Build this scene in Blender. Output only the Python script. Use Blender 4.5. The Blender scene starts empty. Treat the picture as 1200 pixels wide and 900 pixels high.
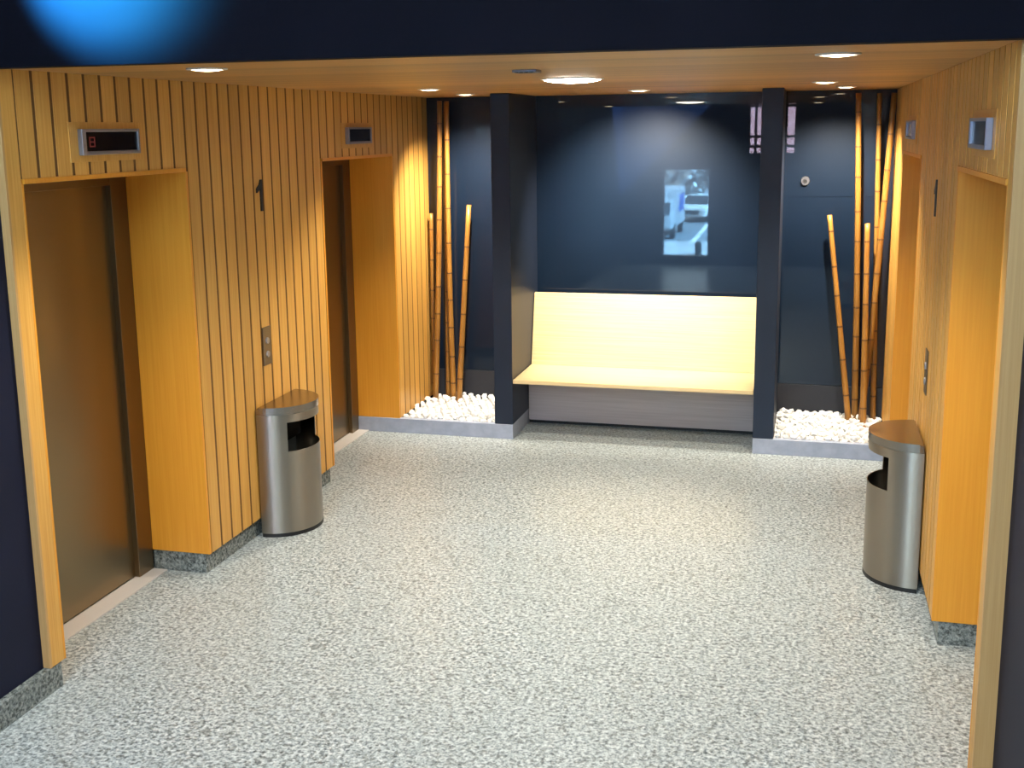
import bpy, bmesh, math, random
from mathutils import Vector, Matrix
random.seed(7)
scene = bpy.context.scene
COL = scene.collection
R = math.radians

# ------------------------------------------------------------------ camera
CX, CY, CZ = 3.0392, -7.5141, 2.3493
YAW, PITCH, ROLL, FPX = 0.25579, -0.18353, -0.01183, 1319.19
cam_d = bpy.data.cameras.new('camera')
cam = bpy.data.objects.new('camera', cam_d)
COL.objects.link(cam)
fw = Vector((-math.sin(YAW) * math.cos(PITCH), math.cos(YAW) * math.cos(PITCH), math.sin(PITCH)))
rt0 = Vector((math.cos(YAW), math.sin(YAW), 0))
up0 = rt0.cross(fw)
rt = rt0 * math.cos(ROLL) + up0 * math.sin(ROLL)
up = -rt0 * math.sin(ROLL) + up0 * math.cos(ROLL)
M = Matrix((rt, up, -fw)).transposed().to_4x4()
M.translation = (CX, CY, CZ)
cam.matrix_world = M
cam_d.sensor_fit = 'HORIZONTAL'
cam_d.sensor_width = 36
cam_d.lens = FPX / 1200 * 36
cam_d.shift_y = -55.27 / 1200
cam_d.shift_x = -0.65 / 1200
cam_d.clip_start = 0.05
cam_d.clip_end = 300
scene.camera = cam

# ------------------------------------------------------------------ world, daylight, exposure
SKY = 13.0
SKYCOL = (0.80, 0.91, 1.0)
LAMP = 1.5
WARM = (1.0, 0.90, 0.74)
world = bpy.data.worlds.new('world')
scene.world = world
world.use_nodes = True
bgn = world.node_tree.nodes['Background']
bgn.inputs[0].default_value = (*SKYCOL, 1)
bgn.inputs[1].default_value = SKY
scene.view_settings.view_transform = 'Standard'
scene.view_settings.look = 'None'
scene.view_settings.gamma = 1
scene.view_settings.use_curve_mapping = False
scene.view_settings.exposure = 0.3
sun_d = bpy.data.lights.new('sun', 'SUN')      # lights the street outside
sun_d.energy = 170
sun_d.angle = R(1)
sun_d.color = (.28, .64, 1.0)
sun = bpy.data.objects.new('sun', sun_d)
COL.objects.link(sun)
sun.rotation_euler = Vector((-.75, -.45, -.75)).to_track_quat('-Z', 'Y').to_euler()


def portal(name, loc, rot, sx, sy):
    l = bpy.data.lights.new(name, 'AREA')
    l.shape = 'RECTANGLE'
    l.size, l.size_y = sx, sy
    l.energy = 1
    l.cycles.is_portal = True
    o = bpy.data.objects.new(name, l)
    COL.objects.link(o)
    o.location = loc
    o.rotation_euler = rot
    return o


# main dimensions (metres)
H, HD, HS = 2.598, 2.15, 0.114          # ceiling, door head, skirting
W = 3.658                               # lobby width
YF, YB = -3.70, 1.42                    # lobby front and back
D1N, D1F, D2N, D2F = -3.607, -2.378, -0.706, 0.572
REC = 0.345                             # depth of the lift door recesses
YC = 0.561                              # front of kerb, pillars and bench seat
PL0, PL1, PR0, PR1 = 0.778, 0.921, 2.718, 2.864
HALL_Y, HALL_H = -9.0, 4.4
XL, XR = -0.035, W + 0.062              # dark hall side walls

# hall openings: two windows; the unseen clerestory and rooflight are added for light
WIN1 = (0.66, 1.43, 0.15, 1.62)
WIN2 = (2.06, 2.84, 1.86, 2.95)
ADDED_CLER = (0.15, 3.5, 3.15, 4.25)
ADDED_ROOF = (0.3, 3.35, -8.6, -6.7)
portal('daylight_portal_a', ((ADDED_CLER[0] + ADDED_CLER[1]) / 2, HALL_Y + .02, (ADDED_CLER[2] + ADDED_CLER[3]) / 2), (R(90), 0, 0), ADDED_CLER[1] - ADDED_CLER[0], ADDED_CLER[3] - ADDED_CLER[2])
portal('daylight_portal_b', ((ADDED_ROOF[0] + ADDED_ROOF[1]) / 2, (ADDED_ROOF[2] + ADDED_ROOF[3]) / 2, HALL_H - .01), (0, 0, 0), ADDED_ROOF[1] - ADDED_ROOF[0], ADDED_ROOF[3] - ADDED_ROOF[2])


# ------------------------------------------------------------------ materials
def mat(name):
    m = bpy.data.materials.new(name)
    m.use_nodes = True
    nt = m.node_tree
    return m, nt, nt.nodes['Principled BSDF']


def plain(name, col, rough=.5, metal=0, spec=.5, coat=0, coat_r=.05):
    m, nt, b = mat(name)
    b.inputs['Base Color'].default_value = (*col, 1)
    b.inputs['Roughness'].default_value = rough
    b.inputs['Metallic'].default_value = metal
    b.inputs['Specular IOR Level'].default_value = spec
    b.inputs['Coat Weight'].default_value = coat
    b.inputs['Coat Roughness'].default_value = coat_r
    return m


def emit(name, col, strength):
    m, nt, b = mat(name)
    b.inputs['Base Color'].default_value = (.8, .8, .8, 1)
    b.inputs['Emission Color'].default_value = (*col, 1)
    b.inputs['Emission Strength'].default_value = strength
    return m


def ramp(nt, stops):
    r = nt.nodes.new('ShaderNodeValToRGB')
    e = r.color_ramp.elements
    while len(e) < len(stops):
        e.new(0.5)
    for i, (p, c) in enumerate(stops):
        e[i].position = p
        e[i].color = (*c, 1)
    return r


def wood(name, dark, light, axis='z', rough=.45, vary=.16, fine=1.0):
    """Oak veneer: stretched noise grain along an axis, tone varied per board."""
    m, nt, b = mat(name)
    tc = nt.nodes.new('ShaderNodeTexCoord')
    oi = nt.nodes.new('ShaderNodeObjectInfo')
    mp = nt.nodes.new('ShaderNodeMapping')
    s = {'x': (1.2, 60, 60), 'y': (60, 1.2, 60), 'z': (60, 60, 1.2)}[axis]
    mp.inputs['Scale'].default_value = [v * fine for v in s]
    add = nt.nodes.new('ShaderNodeVectorMath')
    add.operation = 'ADD'
    mul = nt.nodes.new('ShaderNodeMath')
    mul.operation = 'MULTIPLY'
    mul.inputs[1].default_value = 37
    nt.links.new(oi.outputs['Random'], mul.inputs[0])
    nt.links.new(tc.outputs['Object'], mp.inputs['Vector'])
    nt.links.new(mp.outputs['Vector'], add.inputs[0])
    nt.links.new(mul.outputs[0], add.inputs[1])
    n = nt.nodes.new('ShaderNodeTexNoise')
    n.inputs['Scale'].default_value = 1.6
    n.inputs['Detail'].default_value = 5
    n.inputs['Roughness'].default_value = .6
    nt.links.new(add.outputs[0], n.inputs['Vector'])
    cr = ramp(nt, [(.28, dark), (.72, light)])
    nt.links.new(n.outputs['Fac'], cr.inputs['Fac'])
    hsv = nt.nodes.new('ShaderNodeHueSaturation')
    mr = nt.nodes.new('ShaderNodeMapRange')
    mr.inputs['To Min'].default_value = 1 - vary
    mr.inputs['To Max'].default_value = 1 + vary * .5
    nt.links.new(oi.outputs['Random'], mr.inputs['Value'])
    nt.links.new(mr.outputs[0], hsv.inputs['Value'])
    nt.links.new(cr.outputs[0], hsv.inputs['Color'])
    nt.links.new(hsv.outputs[0], b.inputs['Base Color'])
    b.inputs['Roughness'].default_value = rough
    bp = nt.nodes.new('ShaderNodeBump')
    bp.inputs['Strength'].default_value = .08
    bp.inputs['Distance'].default_value = .002
    nt.links.new(n.outputs['Fac'], bp.inputs['Height'])
    nt.links.new(bp.outputs[0], b.inputs['Normal'])
    return m


def granite(name, base, cream, speck, scale=1.0, rough=.22, spec=.5):
    m, nt, b = mat(name)
    tc = nt.nodes.new('ShaderNodeTexCoord')
    n1 = nt.nodes.new('ShaderNodeTexNoise')
    n1.inputs['Scale'].default_value = 46 * scale
    n1.inputs['Detail'].default_value = 6
    n1.inputs['Roughness'].default_value = .72
    n2 = nt.nodes.new('ShaderNodeTexVoronoi')
    n2.inputs['Scale'].default_value = 60 * scale
    n3 = nt.nodes.new('ShaderNodeTexNoise')
    n3.inputs['Scale'].default_value = 20 * scale
    n3.inputs['Detail'].default_value = 3
    for n in (n1, n2, n3):
        nt.links.new(tc.outputs['Object'], n.inputs['Vector'])
    r1 = ramp(nt, [(.36, speck), (.45, tuple(.5 * (a + c) for a, c in zip(speck, base))), (.53, base), (.66, cream)])
    nt.links.new(n1.outputs['Fac'], r1.inputs['Fac'])
    sep = nt.nodes.new('ShaderNodeSeparateColor')
    nt.links.new(n2.outputs['Color'], sep.inputs[0])
    r2 = ramp(nt, [(0, tuple(.55 * v for v in (1, 1, .97))), (.16, (.62, .63, .62)), (.2, (1, 1, 1)), (1, (1, 1, 1))])
    nt.links.new(sep.outputs[0], r2.inputs['Fac'])
    mx = nt.nodes.new('ShaderNodeMix')
    mx.data_type = 'RGBA'
    mx.blend_type = 'MULTIPLY'
    mx.inputs['Factor'].default_value = 1
    nt.links.new(r1.outputs[0], mx.inputs['A'])
    nt.links.new(r2.outputs[0], mx.inputs['B'])
    r3 = ramp(nt, [(.3, (.86, .87, .88)), (.7, (1.0, 1.0, 1.0))])
    nt.links.new(n3.outputs['Fac'], r3.inputs['Fac'])
    mx2 = nt.nodes.new('ShaderNodeMix')
    mx2.data_type = 'RGBA'
    mx2.blend_type = 'MULTIPLY'
    mx2.inputs['Factor'].default_value = 1
    nt.links.new(mx.outputs['Result'], mx2.inputs['A'])
    nt.links.new(r3.outputs[0], mx2.inputs['B'])
    nt.links.new(mx2.outputs['Result'], b.inputs['Base Color'])
    b.inputs['Roughness'].default_value = rough
    b.inputs['Specular IOR Level'].default_value = spec
    return m


def brushed(name, col, rough=.3, axis='z', amp=.03):
    m, nt, b = mat(name)
    tc = nt.nodes.new('ShaderNodeTexCoord')
    mp = nt.nodes.new('ShaderNodeMapping')
    mp.inputs['Scale'].default_value = {'z': (300, 300, 3), 'h': (3, 3, 300)}[axis]
    n = nt.nodes.new('ShaderNodeTexNoise')
    n.inputs['Scale'].default_value = 1
    n.inputs['Detail'].default_value = 3
    nt.links.new(tc.outputs['Object'], mp.inputs['Vector'])
    nt.links.new(mp.outputs['Vector'], n.inputs['Vector'])
    mr = nt.nodes.new('ShaderNodeMapRange')
    mr.inputs['To Min'].default_value = rough - amp
    mr.inputs['To Max'].default_value = rough + amp
    nt.links.new(n.outputs['Fac'], mr.inputs['Value'])
    nt.links.new(mr.outputs[0], b.inputs['Roughness'])
    b.inputs['Base Color'].default_value = (*col, 1)
    b.inputs['Metallic'].default_value = 1
    bp = nt.nodes.new('ShaderNodeBump')
    bp.inputs['Strength'].default_value = .015
    bp.inputs['Distance'].default_value = .001
    nt.links.new(n.outputs['Fac'], bp.inputs['Height'])
    nt.links.new(bp.outputs[0], b.inputs['Normal'])
    return m


def mottled(name, c1, c2, scale, rough=.5, spec=.5, coat=0, coat_r=.03):
    m, nt, b = mat(name)
    tc = nt.nodes.new('ShaderNodeTexCoord')
    n = nt.nodes.new('ShaderNodeTexNoise')
    n.inputs['Scale'].default_value = scale
    n.inputs['Detail'].default_value = 5
    nt.links.new(tc.outputs['Object'], n.inputs['Vector'])
    r = ramp(nt, [(.3, c1), (.7, c2)])
    nt.links.new(n.outputs['Fac'], r.inputs['Fac'])
    nt.links.new(r.outputs[0], b.inputs['Base Color'])
    b.inputs['Roughness'].default_value = rough
    b.inputs['Specular IOR Level'].default_value = spec
    b.inputs['Coat Weight'].default_value = coat
    b.inputs['Coat Roughness'].default_value = coat_r
    if coat: b.inputs['Coat IOR'].default_value = 1.5
    return m


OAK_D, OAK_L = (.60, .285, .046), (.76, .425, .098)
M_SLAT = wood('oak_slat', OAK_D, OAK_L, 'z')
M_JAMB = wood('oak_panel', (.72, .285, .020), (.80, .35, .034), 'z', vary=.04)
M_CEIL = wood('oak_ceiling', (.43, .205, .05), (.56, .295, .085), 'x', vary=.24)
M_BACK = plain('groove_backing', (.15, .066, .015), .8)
M_TRIM = wood('oak_end_board', (.52, .285, .10), (.62, .365, .145), 'z', vary=.03)
M_BENCH = wood('bench_plywood', (.74, .55, .27), (.82, .66, .38), 'x', vary=.02, rough=.4, fine=.8)
M_BENCHBASE = wood('bench_base_laminate', (.46, .40, .40), (.56, .495, .50), 'x', vary=.02)
M_FLOOR = granite('granite_floor', (.46, .515, .52), (.71, .75, .74), (.08, .10, .115), 1.25, .30, .4)
M_SKIRT = granite('granite_skirting', (.24, .27, .26), (.40, .42, .39), (.05, .06, .06), 1.3, .25)
M_KERB = mottled('grey_kerb_stone', (.31, .35, .45), (.39, .43, .54), 14, .38)
M_NAVY = mottled('navy_wall_paint', (.0062, .0092, .027), (.0082, .0115, .033), 3, .6, .2)
M_FASCIA = mottled('navy_fascia_paint', (.0042, .0044, .0085), (.0056, .0056, .0105), 3, .7, .06)
M_PILLAR = mottled('navy_pillar_paint', (.0095, .0165, .034), (.013, .021, .043), 3, .45, .4)
M_GLASS = mottled('navy_lacquered_glass', (.0022, .0088, .022), (.003, .0102, .026), 2, .5, .15, 1.0, .012)
M_STEEL = brushed('brushed_steel', (.335, .305, .262), .34)
nt_ = M_STEEL.node_tree
tg_ = nt_.nodes.new('ShaderNodeTangent')
tg_.direction_type = 'RADIAL'
tg_.axis = 'Z'
nt_.nodes['Principled BSDF'].inputs['Anisotropic'].default_value = .85
nt_.nodes['Principled BSDF'].inputs['Anisotropic Rotation'].default_value = .25
nt_.links.new(tg_.outputs[0], nt_.nodes['Principled BSDF'].inputs['Tangent'])
M_STEELTOP = brushed('brushed_steel_lid', (.36, .32, .275), .24, 'h')
M_LIFT = brushed('bronze_steel_door', (.27, .205, .12), .34)
M_LIFTJ = brushed('bronze_steel_jamb', (.24, .18, .11), .36)
M_SILL = plain('aluminium_sill', (.62, .60, .58), .45, .2)
M_BLACK = plain('black_plastic', (.008, .008, .009), .45)
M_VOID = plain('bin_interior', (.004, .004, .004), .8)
M_SCREEN = plain('display_screen', (.006, .004, .006), .2, 0, .15)
M_FRAME = plain('display_frame', (.30, .285, .30), .35, .6)
M_FRAMER = plain('display_frame_blue', (.32, .33, .42), .3, .7)
M_RED = emit('display_digit', (.9, .03, .03), .035)
M_RED.node_tree.nodes['Principled BSDF'].inputs['Base Color'].default_value = (.1, .004, .004, 1)
M_PLATE = brushed('call_plate', (.19, .145, .10), .38)
M_NUM = plain('numeral_black', (.012, .010, .010), .5)
M_WHITE = plain('white_trim', (.8, .78, .72), .4)
M_LENS = emit('lamp_lens', (1.0, .80, .50), 14)
M_LENSBIG = emit('lamp_lens_large', (1.0, .95, .82), 30)
M_STONE = [mottled('white_marble_a', (.78, .78, .76), (.90, .90, .89), 30, .55),
           mottled('white_marble_b', (.70, .70, .70), (.86, .86, .86), 30, .55),
           mottled('white_marble_c', (.80, .77, .72), (.90, .88, .84), 30, .55)]
M_BEDDING = plain('gravel_bedding', (.6, .6, .59), .8)


def bamboo_mat():
    m, nt, b = mat('bamboo_culm')
    tc = nt.nodes.new('ShaderNodeTexCoord')
    oi = nt.nodes.new('ShaderNodeObjectInfo')
    mp = nt.nodes.new('ShaderNodeMapping')
    mp.inputs['Scale'].default_value = (30, 30, 2.5)
    n = nt.nodes.new('ShaderNodeTexNoise')
    n.inputs['Scale'].default_value = 1.3
    n.inputs['Detail'].default_value = 4
    nt.links.new(tc.outputs['Object'], mp.inputs['Vector'])
    nt.links.new(mp.outputs['Vector'], n.inputs['Vector'])
    r = ramp(nt, [(.25, (.22, .085, .012)), (.6, (.38, .175, .032)), (.85, (.48, .26, .06))])
    nt.links.new(n.outputs['Fac'], r.inputs['Fac'])
    hsv = nt.nodes.new('ShaderNodeHueSaturation')
    mr = nt.nodes.new('ShaderNodeMapRange')
    mr.inputs['To Min'].default_value = .75
    mr.inputs['To Max'].default_value = 1.05
    nt.links.new(oi.outputs['Random'], mr.inputs['Value'])
    nt.links.new(mr.outputs[0], hsv.inputs['Value'])
    nt.links.new(r.outputs[0], hsv.inputs['Color'])
    nt.links.new(hsv.outputs[0], b.inputs['Base Color'])
    b.inputs['Roughness'].default_value = .35
    return m


M_BAMBOO = bamboo_mat()
M_NODE = plain('bamboo_node', (.10, .042, .010), .5)


# ------------------------------------------------------------------ helpers
def tag(o, label=None, cat=None, group=None, kind=None):
    if label: o['label'] = label
    if cat: o['category'] = cat
    if group: o['group'] = group
    if kind: o['kind'] = kind
    return o


def obj(name, bm, m, parent=None, smooth=False):
    me = bpy.data.meshes.new(name)
    bmesh.ops.recalc_face_normals(bm, faces=bm.faces)
    bm.to_mesh(me)
    bm.free()
    if smooth:
        for p in me.polygons: p.use_smooth = True
    for mm in (m if isinstance(m, (list, tuple)) else [m]):
        me.materials.append(mm)
    o = bpy.data.objects.new(name, me)
    COL.objects.link(o)
    if parent: o.parent = parent
    return o


def link_mesh(name, me, loc, parent=None):
    o = bpy.data.objects.new(name, me)
    COL.objects.link(o)
    o.location = loc
    if parent: o.parent = parent
    return o


def empty(name, loc=(0, 0, 0), rz=0):
    o = bpy.data.objects.new(name, None)
    COL.objects.link(o)
    o.location = loc
    o.rotation_euler = (0, 0, rz)
    return o


def bx(bm, a, b, bev=0):
    """Box from corner a to corner b, optionally bevelled."""
    c = [(x, y, z) for x in (a[0], b[0]) for y in (a[1], b[1]) for z in (a[2], b[2])]
    v = [bm.verts.new(p) for p in c]
    fs = [bm.faces.new([v[i] for i in f]) for f in ((0, 1, 3, 2), (4, 6, 7, 5), (0, 4, 5, 1), (2, 3, 7, 6), (0, 2, 6, 4), (1, 5, 7, 3))]
    if bev:
        es = set(e for f in fs for e in f.edges)
        bmesh.ops.bevel(bm, geom=list(es), offset=bev, segments=2, profile=.5, affect='EDGES')
    return bm


def box(name, a, b, m, parent=None, bev=0):
    return obj(name, bx(bmesh.new(), a, b, bev), m, parent)


def prism(bm, pts, z0, z1):
    lo = [bm.verts.new((x, y, z0)) for x, y in pts]
    hi = [bm.verts.new((x, y, z1)) for x, y in pts]
    n = len(pts)
    bm.faces.new(lo[::-1])
    bm.faces.new(hi)
    for i in range(n):
        bm.faces.new((lo[i], lo[(i + 1) % n], hi[(i + 1) % n], hi[i]))
    return bm


def struct(o):
    o['kind'] = 'structure'
    return o


# ------------------------------------------------------------------ floor
floor = struct(box('floor', (-.6, HALL_Y, -.06), (W + .6, YB + .05, 0), M_FLOOR))

# ------------------------------------------------------------------ slatted side walls
GAP = .020
mesh_cache = {}


def slat_mesh(w, z0, z1):
    k = (round(w, 4), round(z0, 3), round(z1, 3))
    if k not in mesh_cache:
        bm = bx(bmesh.new(), (-.0022, -w / 2, 0), (0, w / 2, z1 - z0), .0005)
        me = bpy.data.meshes.new('board')
        bmesh.ops.recalc_face_normals(bm, faces=bm.faces)
        bm.to_mesh(me)
        bm.free()
        me.materials.append(M_SLAT)
        mesh_cache[k] = me
    return mesh_cache[k]


def side_wall(side):
    """Wall clad in upright oak boards; +1 keeps x, -1 mirrors it about the lobby axis."""
    s = 1 if side == 'left' else -1
    fx = (lambda x: x) if s > 0 else (lambda x: W - x)
    bm = bmesh.new()
    XB = -.0024
    LT = .02

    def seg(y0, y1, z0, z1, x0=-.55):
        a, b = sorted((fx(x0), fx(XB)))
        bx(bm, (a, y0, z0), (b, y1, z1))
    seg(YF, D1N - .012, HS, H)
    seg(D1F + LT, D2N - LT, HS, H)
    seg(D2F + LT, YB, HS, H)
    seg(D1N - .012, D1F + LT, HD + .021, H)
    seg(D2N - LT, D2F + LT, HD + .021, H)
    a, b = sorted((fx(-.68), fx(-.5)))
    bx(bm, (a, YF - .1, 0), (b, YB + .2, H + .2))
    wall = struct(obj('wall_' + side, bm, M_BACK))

    def slats(y0, y1, n, z0, z1, GAP=GAP):
        p = (y1 - y0) / n
        for i in range(n):
            o = link_mesh('board', slat_mesh(p - GAP, z0, z1), (fx(0), y0 + p * (i + .5), z0), wall)
            if s < 0:
                o.rotation_euler = (0, 0, math.pi)
    LT = .02
    # solid lining of the two lift recesses (jambs and heads)
    for dn, df in ((D1N, D1F), (D2N, D2F)):
        for y0, y1 in ((dn - LT if dn == D2N else dn - .012, dn), (df, df + LT)):
            a, b = sorted((fx(-REC), fx(.001)))
            box('jamb_panel', (a, y0, HS), (b, y1, HD + .002), M_JAMB, wall, .001)
        a, b = sorted((fx(-REC), fx(.006)))
        box('head_panel', (a, dn, HD), (b, df, HD + .02), M_JAMB, wall, .001)
    slats(YF, D1N - .012, 1, HS, H, 0)
    slats(D1N - .012, D1F + LT, 11, HD + .02, H)
    slats(D1F + LT, D2N - LT, 14, HS, H)
    slats(D2N - LT, D2F + LT, 11, HD + .02, H)
    slats(D2F + LT, YB, 7, HS, H)
    # granite skirting, set back under the boards
    bm = bmesh.new()

    def sk(x0, x1, y0, y1):
        a, b = sorted((fx(x0), fx(x1)))
        bx(bm, (a, y0, 0), (b, y1, HS), .001)
    sk(-REC, -.030, D1F + .010, D2N - .010)
    sk(-REC, -.030, YF, D1N - .004)
    sk(-REC, -.030, D2F + .004, YB)
    struct(obj('baseboard_' + side, bm, M_SKIRT))
    # lift doors
    for n, (dn, df) in enumerate(((D1N, D1F), (D2N, D2F))):
        dr = struct(empty('door_%d' % (n + 1 if s > 0 else n + 3), (fx(-REC), (dn + df) / 2, 0)))
        w = df - dn

        def part(name, x0, x1, y0, y1, z0, z1, m, bev=.002):
            a, b = sorted((-x0 if s < 0 else x0, -x1 if s < 0 else x1))
            return box(name, (a, y0, z0), (b, y1, z1), m, dr, bev)
        part('door_jamb', -.06, 0, w / 2 - .135, w / 2, .0, HD, M_LIFTJ)
        part('door_jamb', -.06, 0, -w / 2, -w / 2 + .135, .0, HD, M_LIFTJ)
        part('door_head', -.06, 0, -w / 2 + .135, w / 2 - .135, HD - .06, HD, M_LIFTJ)
        part('door_panel', -.075, -.030, -w / 2 + .125, -.254, .012, HD - .05, M_LIFT)
        part('door_panel', -.075, -.030, -.25, w / 2 - .125, .012, HD - .05, M_LIFT)
        part('door_shaft', -.12, -.085, -w / 2, w / 2, .0, HD, M_VOID)
        part('door_sill', -.03, .085, -w / 2 + .002, w / 2 - .002, .0, .008, M_SILL, .001)
    return wall


side_wall('left')
side_wall('right')

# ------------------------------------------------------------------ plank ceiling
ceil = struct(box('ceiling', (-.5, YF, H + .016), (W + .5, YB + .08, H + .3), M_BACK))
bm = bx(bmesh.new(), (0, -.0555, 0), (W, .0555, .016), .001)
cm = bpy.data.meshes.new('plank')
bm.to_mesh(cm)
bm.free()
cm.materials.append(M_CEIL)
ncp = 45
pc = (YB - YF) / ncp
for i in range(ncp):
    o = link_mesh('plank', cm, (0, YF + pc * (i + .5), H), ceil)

# ------------------------------------------------------------------ dark hall in front: fascia, side walls, rear wall, roof
struct(box('wall_fascia', (-.5, YF - .09, H - .004), (W + .5, YF - .002, HALL_H), M_FASCIA))
struct(box('wall_hall_left', (-.5, HALL_Y, 0), (XL, YF - .001, HALL_H), M_NAVY))
struct(box('wall_hall_right', (XR, HALL_Y, 0), (W + .5, YF - .001, HALL_H), M_NAVY))
# end boards that close the cladding towards the hall
struct(box('trim_1', (XL - .01, YF - .012, HS), (0.001, YF + .001, H - .005), M_TRIM, None, .001))
struct(box('trim_2', (W - .001, YF - .012, HS), (XR + .01, YF + .001, H - .005), M_TRIM, None, .001))
struct(box('baseboard_hall_left', (XL - .005, HALL_Y, 0), (-.002, D1N - .03, .112), M_SKIRT, None, .002))
struct(box('baseboard_hall_right', (W + .002, HALL_Y, 0), (XR + .005, D1N - .03, .112), M_SKIRT, None, .002))

bm = bmesh.new()
yw0, yw1 = HALL_Y - .25, HALL_Y


def wallpiece(x0, x1, z0, z1):
    if x1 > x0 and z1 > z0: bx(bm, (x0, yw0, z0), (x1, yw1, z1))


holes = [WIN1, WIN2, ADDED_CLER]
xs = sorted(set([-.5, W + .5] + [h[0] for h in holes] + [h[1] for h in holes]))
zs = sorted(set([-2.8, HALL_H + .2] + [h[2] for h in holes] + [h[3] for h in holes]))
for i in range(len(xs) - 1):
    for j in range(len(zs) - 1):
        cx, cz = (xs[i] + xs[i + 1]) / 2, (zs[j] + zs[j + 1]) / 2
        if not any(h[0] < cx < h[1] and h[2] < cz < h[3] for h in holes):
            wallpiece(xs[i], xs[i + 1], zs[j], zs[j + 1])
struct(obj('wall_rear', bm, M_NAVY))

bm = bmesh.new()
for x0, x1, y0, y1 in ((-.5, ADDED_ROOF[0], yw0, YF - .05), (ADDED_ROOF[1], W + .5, yw0, YF - .05), (ADDED_ROOF[0], ADDED_ROOF[1], yw0, ADDED_ROOF[2]), (ADDED_ROOF[0], ADDED_ROOF[1], ADDED_ROOF[3], YF - .05)):
    bx(bm, (x0, y0, HALL_H), (x1, y1, HALL_H + .2))
struct(obj('ceiling_hall', bm, M_NAVY))

M_WINF = plain('window_frame_dark', (.02, .02, .025), .4)


def pane_mat():
    m, nt, b = mat('window_glass')
    out = nt.nodes['Material Output']
    tr = nt.nodes.new('ShaderNodeBsdfTransparent')
    tr.inputs[0].default_value = (.86, .95, .98, 1)
    gl = nt.nodes.new('ShaderNodeBsdfGlossy')
    gl.inputs['Roughness'].default_value = .02
    mx = nt.nodes.new('ShaderNodeMixShader')
    mx.inputs[0].default_value = .06
    nt.links.new(tr.outputs[0], mx.inputs[1])
    nt.links.new(gl.outputs[0], mx.inputs[2])
    nt.links.new(mx.outputs[0], out.inputs['Surface'])
    return m


M_PANE = pane_mat()


def window(n, r, bars_x=(), bars_z=(), t=.035):
    x0, x1, z0, z1 = r
    w = struct(empty('window_%d' % n, ((x0 + x1) / 2, HALL_Y - .1, z0)))
    hw, hh = (x1 - x0) / 2, z1 - z0
    bm = bmesh.new()
    bx(bm, (-hw, -.03, 0), (-hw + t, .03, hh))
    bx(bm, (hw - t, -.03, 0), (hw, .03, hh))
    bx(bm, (-hw + t, -.03, 0), (hw - t, .03, t))
    bx(bm, (-hw + t, -.03, hh - t), (hw - t, .03, hh))
    for b in bars_x: bx(bm, (b - .02, -.03, t), (b + .02, .03, hh - t))
    for b in bars_z: bx(bm, (-hw + t, -.025, b - .022), (hw - t, .025, b + .022))
    obj('window_frame', bm, M_WINF, w)
    box('pane', (-hw + t, -.004, t), (hw - t, .004, hh - t), M_PANE, w)


window(1, (WIN1[0] - .02, WIN1[1] + .02, WIN1[2] - .02, WIN1[3] + .02), t=.022)
window(2, WIN2, (-.27,), (.14, .30, .80), t=.03)
window(3, ADDED_CLER, (-.85, 0, .85))  # glazing of the unseen clerestory added for daylight

# ------------------------------------------------------------------ the street outside the hall windows (seen as a reflection)
GZ = -2.7
M_PAVE = mottled('street_paving', (.40, .42, .44), (.50, .52, .54), 2, .8)
M_ROAD = mottled('street_asphalt', (.16, .18, .20), (.20, .22, .24), 3, .85)
M_LINE = plain('road_paint', (.8, .8, .8), .7)
M_TRUCKW = plain('truck_white', (.34, .37, .4), .5)
M_TRUCKB = plain('truck_blue', (.02, .10, .34), .5)
M_TYRE = plain('tyre_rubber', (.012, .012, .013), .8)
M_CARP = plain('car_paint', (.6, .62, .62), .35)
M_CARG = plain('car_glass', (.02, .03, .04), .1)
M_LEAF = mottled('tree_leaves', (.30, .36, .36), (.80, .82, .82), 1.6, .9)
M_BARK = plain('tree_bark', (.03, .025, .02), .9)
M_BRICK = mottled('pink_render', (.72, .24, .22), (.80, .30, .27), 1, .8)
struct(box('street_pavement', (-30, -39.9, GZ - .3), (30, yw0 - .02, GZ), M_PAVE))
struct(box('street_road', (-60, -110, GZ - .45), (60, -39.9, GZ - .10), M_ROAD))
o = box('road_line', (-.11, -4.6, 0), (.11, 4.6, .006), M_LINE)
o.location = (-1.93, -45.4, GZ - .10)
o.rotation_euler = (0, 0, R(-.8))
o['kind'] = 'structure'
bo = empty('street_bollard', (-1.08, -34.8, GZ))
bm = bmesh.new()
bmesh.ops.create_cone(bm, cap_ends=True, segments=20, radius1=.13, radius2=.13, depth=.42, matrix=Matrix.Translation((0, 0, .21)))
obj('post', bm, M_TYRE, bo)
bm = bmesh.new()
bmesh.ops.create_uvsphere(bm, u_segments=20, v_segments=10, radius=.14, matrix=Matrix.Translation((0, 0, .42)) @ Matrix.Diagonal((1, 1, .6, 1)))
obj('cap', bm, M_TYRE, bo, True)
tag(bo, 'short dark bollard mirrored low in the reflected window', 'bollard')


def wheel(parent, x, y, z, r, w):
    bm = bmesh.new()
    bmesh.ops.create_cone(bm, cap_ends=True, segments=20, radius1=r, radius2=r, depth=w, matrix=Matrix.Translation((x, y, z)) @ Matrix.Rotation(R(90), 4, 'Y'))
    return obj('wheel', bm, M_TYRE, parent)


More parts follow.
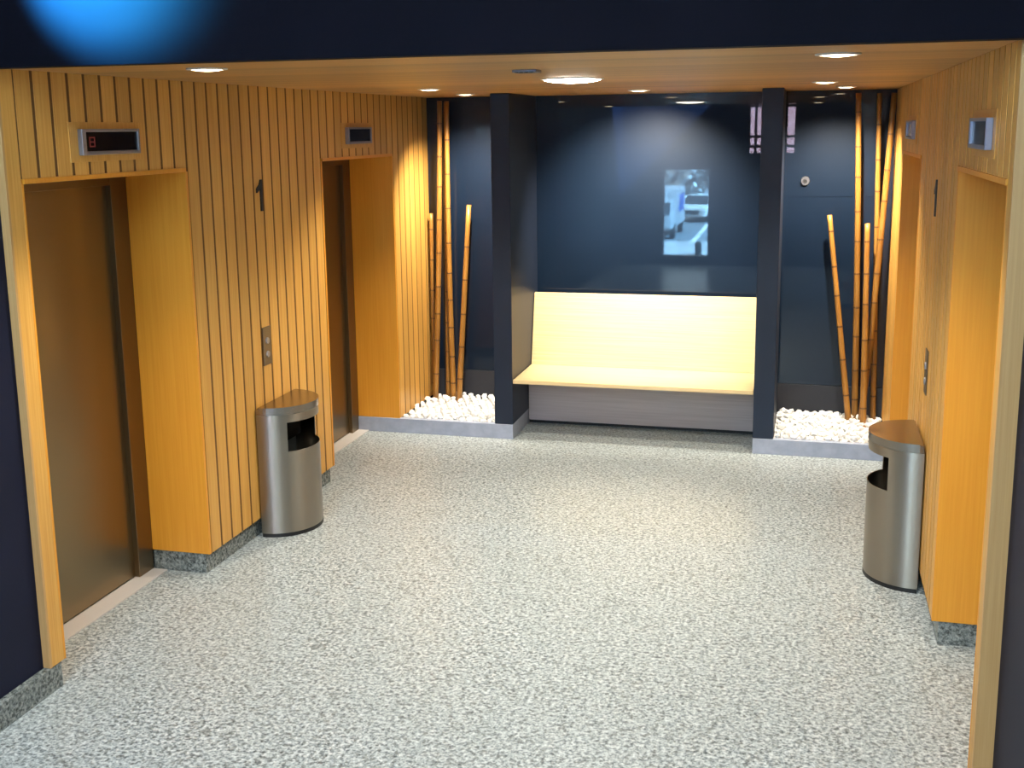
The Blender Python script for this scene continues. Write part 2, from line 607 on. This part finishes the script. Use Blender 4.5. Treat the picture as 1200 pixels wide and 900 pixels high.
def truck(loc, rz):
    t = empty('delivery_truck', loc, rz)
    bm = bx(bmesh.new(), (-.95, -1.9, .55), (.95, 1.6, 2.25), .03)
    obj('cargo_box', bm, M_TRUCKW, t)
    bm = bx(bmesh.new(), (-.9, 1.65, .45), (.9, 2.8, 1.85), .12)
    c = obj('cab', bm, M_TRUCKW, t)
    box('windscreen', (-.75, 2.79, 1.15), (.75, 2.815, 1.7), M_CARG, c)
    box('blue_panel', (.95, -1.4, 1.15), (.965, .9, 1.95), M_TRUCKB, t)
    box('blue_panel', (-.965, -1.4, 1.15), (-.95, .9, 1.95), M_TRUCKB, t)
    for sx in (-.8, .8):
        for y in (-1.2, 2.1):
            wheel(t, sx, y, .36, .36, .22)
    return tag(t, 'blue and white delivery truck mirrored in the dark glass panel', 'truck')


truck((-3.75, -44.2, GZ - .10), R(0))


def car(loc, rz):
    t = empty('parked_car', loc, rz)
    prof = [(-2.0, .3), (2.0, .3), (2.05, .75), (1.2, .9), (.6, 1.38), (-1.1, 1.4), (-1.75, .95), (-2.05, .85)]
    bm = bmesh.new()
    lo = [bm.verts.new((-.82, a, b)) for a, b in prof]
    hi = [bm.verts.new((.82, a, b)) for a, b in prof]
    bm.faces.new(lo[::-1])
    bm.faces.new(hi)
    for i in range(len(prof)):
        j = (i + 1) % len(prof)
        bm.faces.new((lo[i], lo[j], hi[j], hi[i]))
    bmesh.ops.recalc_face_normals(bm, faces=bm.faces)
    bmesh.ops.bevel(bm, geom=bm.edges[:], offset=.06, segments=2, affect='EDGES')
    obj('body', bm, M_CARP, t)
    for s in (-1, 1):
        a, b = sorted((s * .80, s * .825))
        box('side_window', (a, -1.0, .95), (b, .5, 1.28), M_CARG, t)
        for y in (-1.25, 1.25): wheel(t, s * .75, y, .32, .32, .2)
    bm = bmesh.new()
    q = [(-.68, 1.17, .96), (.68, 1.17, .96), (.60, .68, 1.355), (-.60, .68, 1.355)]
    lo = [bm.verts.new(p) for p in q]
    hi = [bm.verts.new((p[0], p[1] + .03, p[2] + .03)) for p in q]
    bm.faces.new(lo[::-1])
    bm.faces.new(hi)
    for i in range(4):
        bm.faces.new((lo[i], lo[(i + 1) % 4], hi[(i + 1) % 4], hi[i]))
    obj('windscreen', bm, M_CARG, t)
    box('grille', (-.5, 2.02, .45), (.5, 2.06, .66), M_TYRE, t)
    return tag(t, 'pale parked car mirrored at the right of the reflected street', 'car')


car((-2.55, -53.0, GZ - .10), R(14))


def tree(loc, h, r, seed, label):
    rr = random.Random(seed)
    t = empty('street_tree', loc)
    bm = bmesh.new()
    bmesh.ops.create_cone(bm, cap_ends=True, segments=10, radius1=.18, radius2=.10, depth=h * .5, matrix=Matrix.Translation((0, 0, h * .25)))
    obj('trunk', bm, M_BARK, t)
    bm = bmesh.new()
    for k in range(420):
        v = Vector((rr.gauss(0, 1), rr.gauss(0, 1), rr.gauss(0, 1))).normalized() * r * rr.uniform(.35, 1)
        m = Matrix.Translation((v.x, v.y, h * .55 + v.z * .75)) @ Matrix.Rotation(rr.uniform(0, 6), 4, Vector((rr.random(), rr.random(), rr.random() + .1)).normalized())
        bmesh.ops.create_icosphere(bm, subdivisions=1, radius=rr.uniform(.18, .42), matrix=m)
    obj('crown', bm, M_LEAF, t)
    return tag(t, label, 'tree', 'street trees mirrored in the glass')


for i, x in enumerate((-14.8, -9.3, -3.8)):
    tree((x, -58 - (i % 2) * 1.5, GZ - .1), 5.2, 2.3, 50 + i,
         ('leafy street tree behind the car, leftmost of the mirrored trees', 'leafy street tree in the middle of the mirrored trees', 'leafy street tree nearest the pink building in the mirrored street')[i])
# pink building across the street, seen through the higher window
bd = empty('street_building', (6.6, -62, GZ - .1))
box('wall', (-7.2, -4, 0), (7, 4, 14), M_BRICK, bd)
for ix in range(6):
    for iz in range(4):
        x, z = -6.2 + ix * 2.3, 1.6 + iz * 3.0
        f = box('window_frame', (x, 3.98, z), (x + 1.1, 4.05, z + 1.6), M_TRUCKW, bd)
        box('pane', (x + .08, 4.0, z + .08), (x + 1.02, 4.06, z + 1.52), M_CARG, f)
tag(bd, 'pink rendered street building mirrored beside the right pillar', 'building')

# ------------------------------------------------------------------ back of the lobby: kerbs, pillars, glass panels
LX0 = -REC
kerb_l = struct(empty('trim_3', (0, YC, 0)))
kerb_r = struct(empty('trim_4', (0, YC, 0)))


def kerb(parent, x0, x1, xs):
    box('kerb_stone', (x0, 0, 0), (x1, .05, HS), M_KERB, parent, .002)
    a, b = sorted(xs)
    box('kerb_stone', (a, .05, 0), (b, YB - YC, HS), M_KERB, parent, .002)


kerb(kerb_l, LX0, PL1, (PL1 - .05, PL1))
kerb(kerb_r, PR0, W + REC, (PR0, PR0 + .05))
for nm, x0, x1 in (('left', PL0, PL1), ('right', PR0, PR1)):
    struct(box('wall_pillar_' + nm, (x0, YC + .003, HS + .001), (x1, YB, H - .001), M_PILLAR, None, .003))

back = struct(box('wall_back', (-.5, YB + .03, 0), (W + .5, YB + .2, H + .02), M_NAVY))


def glass(x0, x1, z0, z1):
    return box('glass_panel', (x0, YB, z0), (x1, YB + .03, z1), M_GLASS, back)


glass(PL1, PR0, .42, H)
glass(0.0, PL0, .34, H)
glass(PR1, W, .34, 1.806)
glass(PR1, W, 1.809, H)
M_BASEB = plain('panel_base_rail', (.016, .018, .026), .5)
box('base_rail', (0, YB - .012, .05), (PL0, YB + .03, .337), M_BASEB, back, .002)
box('base_rail', (PR1, YB - .012, .05), (W, YB + .03, .337), M_BASEB, back, .002)

# round steel stud on the right glass panel
st = empty('wall_stud', (3.022, YB, 1.925))
bm = bmesh.new()
bmesh.ops.create_cone(bm, cap_ends=True, segments=32, radius1=.036, radius2=.030, depth=.022, matrix=Matrix.Translation((0, -.011, 0)) @ Matrix.Rotation(R(90), 4, 'X'))
obj('stud_rim', bm, plain('stud_metal', (.10, .10, .11), .4, .5), st, False)
bm = bmesh.new()
bmesh.ops.create_cone(bm, cap_ends=True, segments=24, radius1=.015, radius2=.013, depth=.006, matrix=Matrix.Translation((0, -.0245, 0)) @ Matrix.Rotation(R(90), 4, 'X'))
obj('stud_core', bm, M_BLACK, st)
tag(st, 'small round steel stud on the right dark glass panel', 'fitting')

# ------------------------------------------------------------------ bench
b = empty('bench', ((PL1 + PR0) / 2, YC, 0))
hw = (PR0 - PL1) / 2 - .004
box('seat', (-hw, .004, .436), (hw, .64, .466), M_BENCH, b, .003)
bm = bmesh.new()
y0, z0, y1, z1, t = .600, .466, .728, 1.035, .030
q = [(y0, z0), (y1, z1), (y1 + t, z1), (y0 + t, z0)]
lo = [bm.verts.new((-hw, a, c)) for a, c in q]
hi = [bm.verts.new((hw, a, c)) for a, c in q]
bm.faces.new(lo[::-1])
bm.faces.new(hi)
for i in range(4):
    bm.faces.new((lo[i], lo[(i + 1) % 4], hi[(i + 1) % 4], hi[i]))
bmesh.ops.bevel(bm, geom=bm.edges[:], offset=.003, segments=2, affect='EDGES')
obj('backrest', bm, M_BENCH, b)
box('base_panel', (-hw, .505, .028), (hw, .53, .436), M_BENCHBASE, b, .002)
box('plinth', (-hw, .53, 0), (hw, .60, .40), M_BLACK, b)
tag(b, 'pale plywood bench with slanted backrest between the two dark pillars', 'bench')


# ------------------------------------------------------------------ half-round litter bins
def litter_bin(loc, rz, label):
    t = empty('litter_bin', loc, rz)
    RR, HT = .25, .78
    oz0, oz1, oa = .513, .687, 50.0
    angs = sorted(set([round(-90 + 180 * i / 44, 3) for i in range(45)] + [-oa, oa]))
    zsn = [.022, .2, .38, oz0, oz1, .735]
    bm = bmesh.new()
    g = {}
    for i, a in enumerate(angs):
        for j, z in enumerate(zsn):
            g[i, j] = bm.verts.new((RR * math.cos(R(a)), RR * math.sin(R(a)), z))
    for i in range(len(angs) - 1):
        for j in range(len(zsn) - 1):
            if zsn[j] == oz0 and -oa <= angs[i] and angs[i + 1] <= oa: continue
            bm.faces.new((g[i, j], g[i + 1, j], g[i + 1, j + 1], g[i, j + 1]))
    o = obj('body', bm, M_STEEL, t, True)
    md = o.modifiers.new('thickness', 'SOLIDIFY')
    md.thickness = .004
    md.offset = -1
    md.use_even_offset = True
    es = o.modifiers.new('crisp_rims', 'EDGE_SPLIT')
    es.split_angle = R(35)

    def half(r, z0, z1, name, m, bev=0, smooth=False, xoff=0, n=40):
        pts = [(xoff, -r)] + [(xoff + r * math.cos(R(-90 + 180 * i / n)), r * math.sin(R(-90 + 180 * i / n))) for i in range(1, n)] + [(xoff, r)]
        b2 = prism(bmesh.new(), pts, z0, z1)
        if bev:
            es = [e for e in b2.edges if abs(e.verts[0].co.z - z1) < 1e-5 and abs(e.verts[1].co.z - z1) < 1e-5]
            bmesh.ops.bevel(b2, geom=es, offset=bev, segments=3, affect='EDGES')
        ob = obj(name, b2, m, t)
        return ob
    half(RR + .003, .737, HT, 'lid', M_STEELTOP, .006)
    half(RR + .001, 0, .022, 'base_ring', M_BLACK)
    half(RR - .012, .024, .36, 'liner', M_VOID)
    half(RR - .012, oz1 - .004, .735, 'hood', M_VOID)
    box('back_plate', (-.004, -RR, .022), (.001, RR, .735), M_STEEL, t)
    box('inner_back', (.001, -RR + .03, oz0), (.05, RR - .03, oz1), M_VOID, t)
    return tag(t, label, 'bin', 'half-round steel litter bins')


litter_bin((.012, -1.545, 0), 0, 'half-round steel litter bin against the left wall under the call plate')
litter_bin((W - .012, -1.545, 0), math.pi, 'half-round steel litter bin against the right wall near the white stones')


# ------------------------------------------------------------------ lift displays, call plates, numerals
def display(side, y, label, digit, frame_m):
    s = 1 if side == 'left' else -1
    t = empty('lift_display', (0 if s > 0 else W, y, 2.31), 0 if s > 0 else math.pi)
    box('mounting_board', (0, -.275, -.085), (.004, .275, .085), M_SLAT, t, .001)
    bm = bmesh.new()
    for a, c in (((.004, -.218, -.056), (.028, -.19, .056)), ((.004, .203, -.056), (.028, .218, .056)), ((.004, -.19, .043), (.028, .203, .056)), ((.004, -.19, -.056), (.028, .203, -.040))):
        bx(bm, a, c, .002)
    obj('frame', bm, frame_m, t)
    sc = box('screen', (.004, -.19, -.040), (.018, .203, .043), M_SCREEN, t)
    if digit:
        bm = bmesh.new()
        for y0, y1, z0, z1 in ((-.158, -.15, -.022, .022), (-.124, -.116, -.022, .022), (-.15, -.124, .016, .022), (-.15, -.124, -.022, -.016), (-.15, -.124, -.003, .003)):
            bx(bm, (.018, y0, z0), (.0185, y1, z1))
        obj('digit', bm, M_RED, sc)
    return tag(t, label, 'display', 'lift displays')


display('left', -3.02, 'dark lift display with faint red digit above the nearest left door', True, M_FRAME)
display('left', -.10, 'dark lift display above the far left lift door', False, M_FRAME)
display('right', -3.05, 'grey framed lift display above the nearest right lift door', False, M_FRAMER)
display('right', -.07, 'grey framed lift display above the far right lift door', False, M_FRAMER)


def call_plate(side, label):
    s = 1 if side == 'left' else -1
    t = empty('call_plate', (0 if s > 0 else W, -1.60 if s > 0 else -1.59, 1.11), 0 if s > 0 else math.pi)
    box('plate', (0, -.053, -.113), (.006, .053, .113), M_PLATE, t, .0015)
    for z in (.03, -.05):
        bm = bmesh.new()
        bmesh.ops.create_cone(bm, cap_ends=True, segments=24, radius1=.020, radius2=.018, depth=.006, matrix=Matrix.Translation((.009, 0, z)) @ Matrix.Rotation(R(90), 4, 'Y'))
        obj('button', bm, M_FRAME, t)
    return tag(t, label, 'call plate', 'lift call plates')


call_plate('left', 'brown metal lift call plate with round buttons above the left bin')
call_plate('right', 'narrow looking lift call plate on the right slatted wall')


def numeral(side, label):
    s = 1 if side == 'left' else -1
    pts = [(.012, -.09), (.034, -.09), (.034, .09), (.016, .09), (.002, .062), (-.032, .040), (-.032, .016), (.012, .038)]
    bm = bmesh.new()
    lo = [bm.verts.new((0, a, c)) for a, c in pts]
    hi = [bm.verts.new((.008, a, c)) for a, c in pts]
    bm.faces.new(lo[::-1])
    bm.faces.new(hi)
    for i in range(len(pts)):
        j = (i + 1) % len(pts)
        bm.faces.new((lo[i], lo[j], hi[j], hi[i]))
    o = obj('floor_numeral', bm, M_NUM)
    o.location = (0 if s > 0 else W, -1.60 if s > 0 else -1.57, 1.985)
    if s < 0: o.rotation_euler = (0, 0, math.pi)
    return tag(o, label, 'numeral', 'floor numerals')


numeral('left', 'black numeral 1 on the left slatted wall between the lift doors')
numeral('right', 'thin black numeral seen edge-on on the right slatted wall')


# ------------------------------------------------------------------ downlights
def downlight(x, y, r, energy, label, big=False, spot=105, aim=None):
    t = empty('downlight', (x, y, H))
    bm = bmesh.new()
    n = 36
    rings = []
    for rr_, z in ((r + .016, 0), (r + .016, -.005), (r, -.007), (r - .004, 0)):
        rings.append([bm.verts.new((rr_ * math.cos(2 * math.pi * i / n), rr_ * math.sin(2 * math.pi * i / n), z)) for i in range(n)])
    for k in range(4):
        for i in range(n):
            bm.faces.new((rings[k][i], rings[k][(i + 1) % n], rings[(k + 1) % 4][(i + 1) % n], rings[(k + 1) % 4][i]))
    obj('trim_ring', bm, M_WHITE, t)
    bm = bmesh.new()
    if big:
        bmesh.ops.create_uvsphere(bm, u_segments=32, v_segments=12, radius=r, matrix=Matrix.Translation((0, 0, -.004)) @ Matrix.Diagonal((1, 1, .13, 1)))
        obj('lens', bm, M_LENSBIG, t, True)
    else:
        bmesh.ops.create_uvsphere(bm, u_segments=24, v_segments=8, radius=r - .004, matrix=Matrix.Translation((0, 0, -.002)) @ Matrix.Diagonal((1, 1, .16, 1)))
        obj('lens', bm, M_LENS, t, True)
    tag(t, label, 'ceiling light', 'ceiling downlights')
    l = bpy.data.lights.new('downlight_lamp', 'SPOT')
    l.energy = energy * LAMP
    l.color = WARM if not big else (1, .93, .80)
    l.spot_size = R(spot)
    l.spot_blend = .9
    l.shadow_soft_size = .03
    o = bpy.data.objects.new('downlight_lamp', l)
    COL.objects.link(o)
    o.location = (x, y, H - .034)
    if aim: o.rotation_euler = (Vector(aim) - o.location).to_track_quat('-Z', 'Y').to_euler()


downlight(.69, -3.33, .065, 90, 'round downlight over the near left lift door')
downlight(3.13, -3.19, .065, 90, 'round downlight nearest the right front post')
downlight(.69, -.55, .06, 90, 'round downlight before the far left lift door')
downlight(3.12, -.40, .06, 90, 'round downlight before the far right lift door')
downlight(1.835, -1.62, .15, 120, 'large bright ceiling light in the middle of the lobby', True, 140)
downlight(.58, .60, .055, 220, 'round downlight above the left bamboo poles', False, 100, (.48, 1.42, 1.1))
downlight(1.885, .45, .06, 340, 'round downlight above the bench', False, 96, (1.82, 1.42, 1.40))
downlight(3.27, .60, .055, 220, 'round downlight above the right bamboo poles', False, 100, (3.22, 1.42, 1.1))

# small slotted vent in the ceiling
v = empty('ceiling_vent', (1.83, -2.59, H))
box('plate', (-.055, -.05, -.012), (.055, .05, 0), M_FRAME, v, .003)
for k in range(4):
    box('slot', (-.042 + k * .022, -.051, -.010), (-.026 + k * .022, .035, -.0125), M_BLACK, v)
tag(v, 'small grey slotted ceiling vent before the large light', 'vent')


# ------------------------------------------------------------------ bamboo
def bamboo(base, top, r, label, seed, bow=0.0):
    rr = random.Random(seed)
    r *= .84
    B, T = Vector(base), Vector(top)
    d = T - B
    L = d.length
    t = empty('bamboo_pole', base)
    t.rotation_mode = 'QUATERNION'
    t.rotation_quaternion = Vector((0, 0, 1)).rotation_difference(d.normalized())
    nodes = []
    z = rr.uniform(.10, .22)
    while z < L - .08:
        nodes.append(z)
        z += rr.uniform(.22, .29)
    prof = []
    rad = lambda z: r * (1.06 - .22 * z / L)
    bend = lambda z: bow * math.sin(math.pi * z / L)
    last = -.03
    zl = [-.03]
    for n in nodes:
        zl += [(last + n) / 2, n - .014, n, n + .014]
        last = n
    zl += [(last + L) / 2, L]
    bm = bmesh.new()
    seg = 14
    rings = []
    for z in zl:
        isn = any(abs(z - n) < 1e-6 for n in nodes)
        near = any(abs(abs(z - n) - .014) < 1e-6 for n in nodes)
        q = rad(z) * (1.05 if isn else (.99 if near else 1.0))
        rings.append([bm.verts.new((bend(z) + q * math.cos(2 * math.pi * i / seg), q * math.sin(2 * math.pi * i / seg), z)) for i in range(seg)])
    # hollow top
    q = rad(L) * .7
    rings.append([bm.verts.new((bend(L) + q * math.cos(2 * math.pi * i / seg), q * math.sin(2 * math.pi * i / seg), L)) for i in range(seg)])
    rings.append([bm.verts.new((bend(L) + q * math.cos(2 * math.pi * i / seg), q * math.sin(2 * math.pi * i / seg), L - .05)) for i in range(seg)])
    for k in range(len(rings) - 1):
        for i in range(seg):
            bm.faces.new((rings[k][i], rings[k][(i + 1) % seg], rings[k + 1][(i + 1) % seg], rings[k + 1][i]))
    bm.faces.new(rings[-1])
    bm.faces.new(rings[0][::-1])
    obj('culm', bm, M_BAMBOO, t, True)
    for n in nodes:
        bm = bmesh.new()
        q = rad(n) * 1.085
        ra = [[bm.verts.new((bend(n) + f * q * math.cos(2 * math.pi * i / seg), f * q * math.sin(2 * math.pi * i / seg), n + dz)) for i in range(seg)] for f, dz in ((.97, -.006), (1.03, 0), (.97, .006))]
        for k in range(2):
            for i in range(seg):
                bm.faces.new((ra[k][i], ra[k][(i + 1) % seg], ra[k + 1][(i + 1) % seg], ra[k + 1][i]))
        obj('node_ring', bm, M_NODE, t, True)
    return tag(t, label, 'bamboo', 'decorative bamboo poles')


SB = .12
bamboo((.046, 1.32, SB), (.047, 1.32, 1.665), .024, 'short bamboo pole hugging the left wood wall', 1)
bamboo((.075, 1.24, SB), (.165, 1.25, 2.568), .027, 'tall bamboo pole nearest the left wood wall', 2, .012)
bamboo((.155, 1.345, SB), (.185, 1.35, 2.560), .024, 'tall bamboo pole squeezed between two others by the left wall', 3)
bamboo((.215, 1.30, SB), (.222, 1.26, 2.566), .026, 'tall bamboo pole third from the left wood wall', 4, -.010)
bamboo((.274, 1.265, SB), (.383, 1.29, 1.738), .028, 'shorter bamboo pole leaning right toward the left dark pillar', 5)
bamboo((3.405, 1.22, SB), (3.208, 1.25, 1.681), .026, 'short bamboo pole leaning left below the steel stud', 6)
bamboo((3.455, 1.345, SB), (3.379, 1.27, 2.571), .028, 'tall bamboo pole leftmost in the right stone bed', 7, .006)
bamboo((3.507, 1.10, SB), (3.477, 1.16, 1.629), .027, 'short upright bamboo pole in front of the tall leaning one', 8)
bamboo((3.50, 1.24, SB), (3.625, 1.23, 2.566), .028, 'tall bamboo pole slanting up to the right wood wall', 9, .008)
bamboo((3.590, 1.345, SB), (3.529, 1.33, 2.569), .024, 'tall bamboo pole behind, second from the right wood wall', 10)

# ------------------------------------------------------------------ white stones
stone_meshes = []
for k in range(9):
    bm = bmesh.new()
    bmesh.ops.create_icosphere(bm, subdivisions=1, radius=1)
    rr = random.Random(100 + k)
    sc = (rr.uniform(.85, 1.2), rr.uniform(.75, 1.05), rr.uniform(.6, .9))
    for vtx in bm.verts:
        f = rr.uniform(.80, 1.12)
        vtx.co = Vector((vtx.co.x * sc[0] * f, vtx.co.y * sc[1] * f, vtx.co.z * sc[2] * f))
    me = bpy.data.meshes.new('white_stone')
    bm.to_mesh(me)
    bm.free()
    me.materials.append(M_STONE[k % 3])
    stone_meshes.append(me)


def stone_bed(x0, x1, poles, label, group, bedlabel, seed):
    rr = random.Random(seed)
    # loose stones underneath, beyond counting
    bm = bmesh.new()
    bx(bm, (x0 + .002, YC + .052, .02), (x1 - .002, YB - .014, .090))
    for k in range(260):
        s = rr.uniform(.018, .028)
        m = Matrix.Translation((rr.uniform(x0 + .03, x1 - .03), rr.uniform(YC + .085, YB - .05), .090)) @ Matrix.Rotation(rr.uniform(0, 6), 4, 'Z') @ Matrix.Diagonal((s, s * .9, s * .7, 1))
        bmesh.ops.create_icosphere(bm, subdivisions=1, radius=1, matrix=m)
    tag(obj('gravel_bed', bm, M_STONE[0]), bedlabel, 'gravel', None, 'stuff')
    nx, ny = 13, 12
    dx, dy = (x1 - x0 - .02) / nx, (YB - .02 - (YC + .030)) / ny
    for j in range(ny):
        for i in range(nx):
            x = x0 + .01 + dx * (i + .5 + (.25 if j % 2 else -.25)) + rr.uniform(-.005, .005)
            y = YC + .030 + dy * (j + .5) + rr.uniform(-.005, .005)
            s = rr.uniform(.025, .032)
            x = min(max(x, x0 + s * 1.1), x1 - s * 1.1)
            if any(math.hypot(x - p[0], y - p[1]) < s + .020 for p in poles): continue
            z = .117 + rr.uniform(0, .012) + (.012 if rr.random() < .25 else 0) - (.0 if j else .006)
            o = link_mesh('white_stone', stone_meshes[rr.randrange(9)], (x, y, z))
            o.scale = (s, s, s * rr.uniform(.9, 1.2))
            o.rotation_euler = (rr.uniform(-.5, .5), rr.uniform(-.5, .5), rr.uniform(0, 6.28))
            tag(o, label, 'stone', group)


stone_bed(0.004, PL0, ((.046, 1.32), (.075, 1.24), (.155, 1.345), (.215, 1.30), (.274, 1.265)),
          'white rounded stone in the bed around the left bamboo', 'white stones around the left bamboo',
          'bed of small white gravel beneath the left bamboo stones', 11)
stone_bed(PR1, W - .004, ((3.405, 1.22), (3.455, 1.345), (3.507, 1.10), (3.50, 1.24), (3.590, 1.345)),
          'white rounded stone in the bed around the right bamboo', 'white stones around the right bamboo',
          'bed of small white gravel beneath the right bamboo stones', 12)

# added cool spot with no fixture, standing in for daylight across the fascia
l = bpy.data.lights.new('added_fascia_spot', 'SPOT')
l.energy = 470
l.color = (.03, .46, .95)
l.spot_size = R(100)
l.spot_blend = .6
l.shadow_soft_size = .02
o = bpy.data.objects.new('added_fascia_spot', l)
COL.objects.link(o)
o.location = (.40, YF - .44, 2.97)
o.rotation_euler = Vector((.22, .8, 0)).to_track_quat('-Z', 'Y').to_euler()
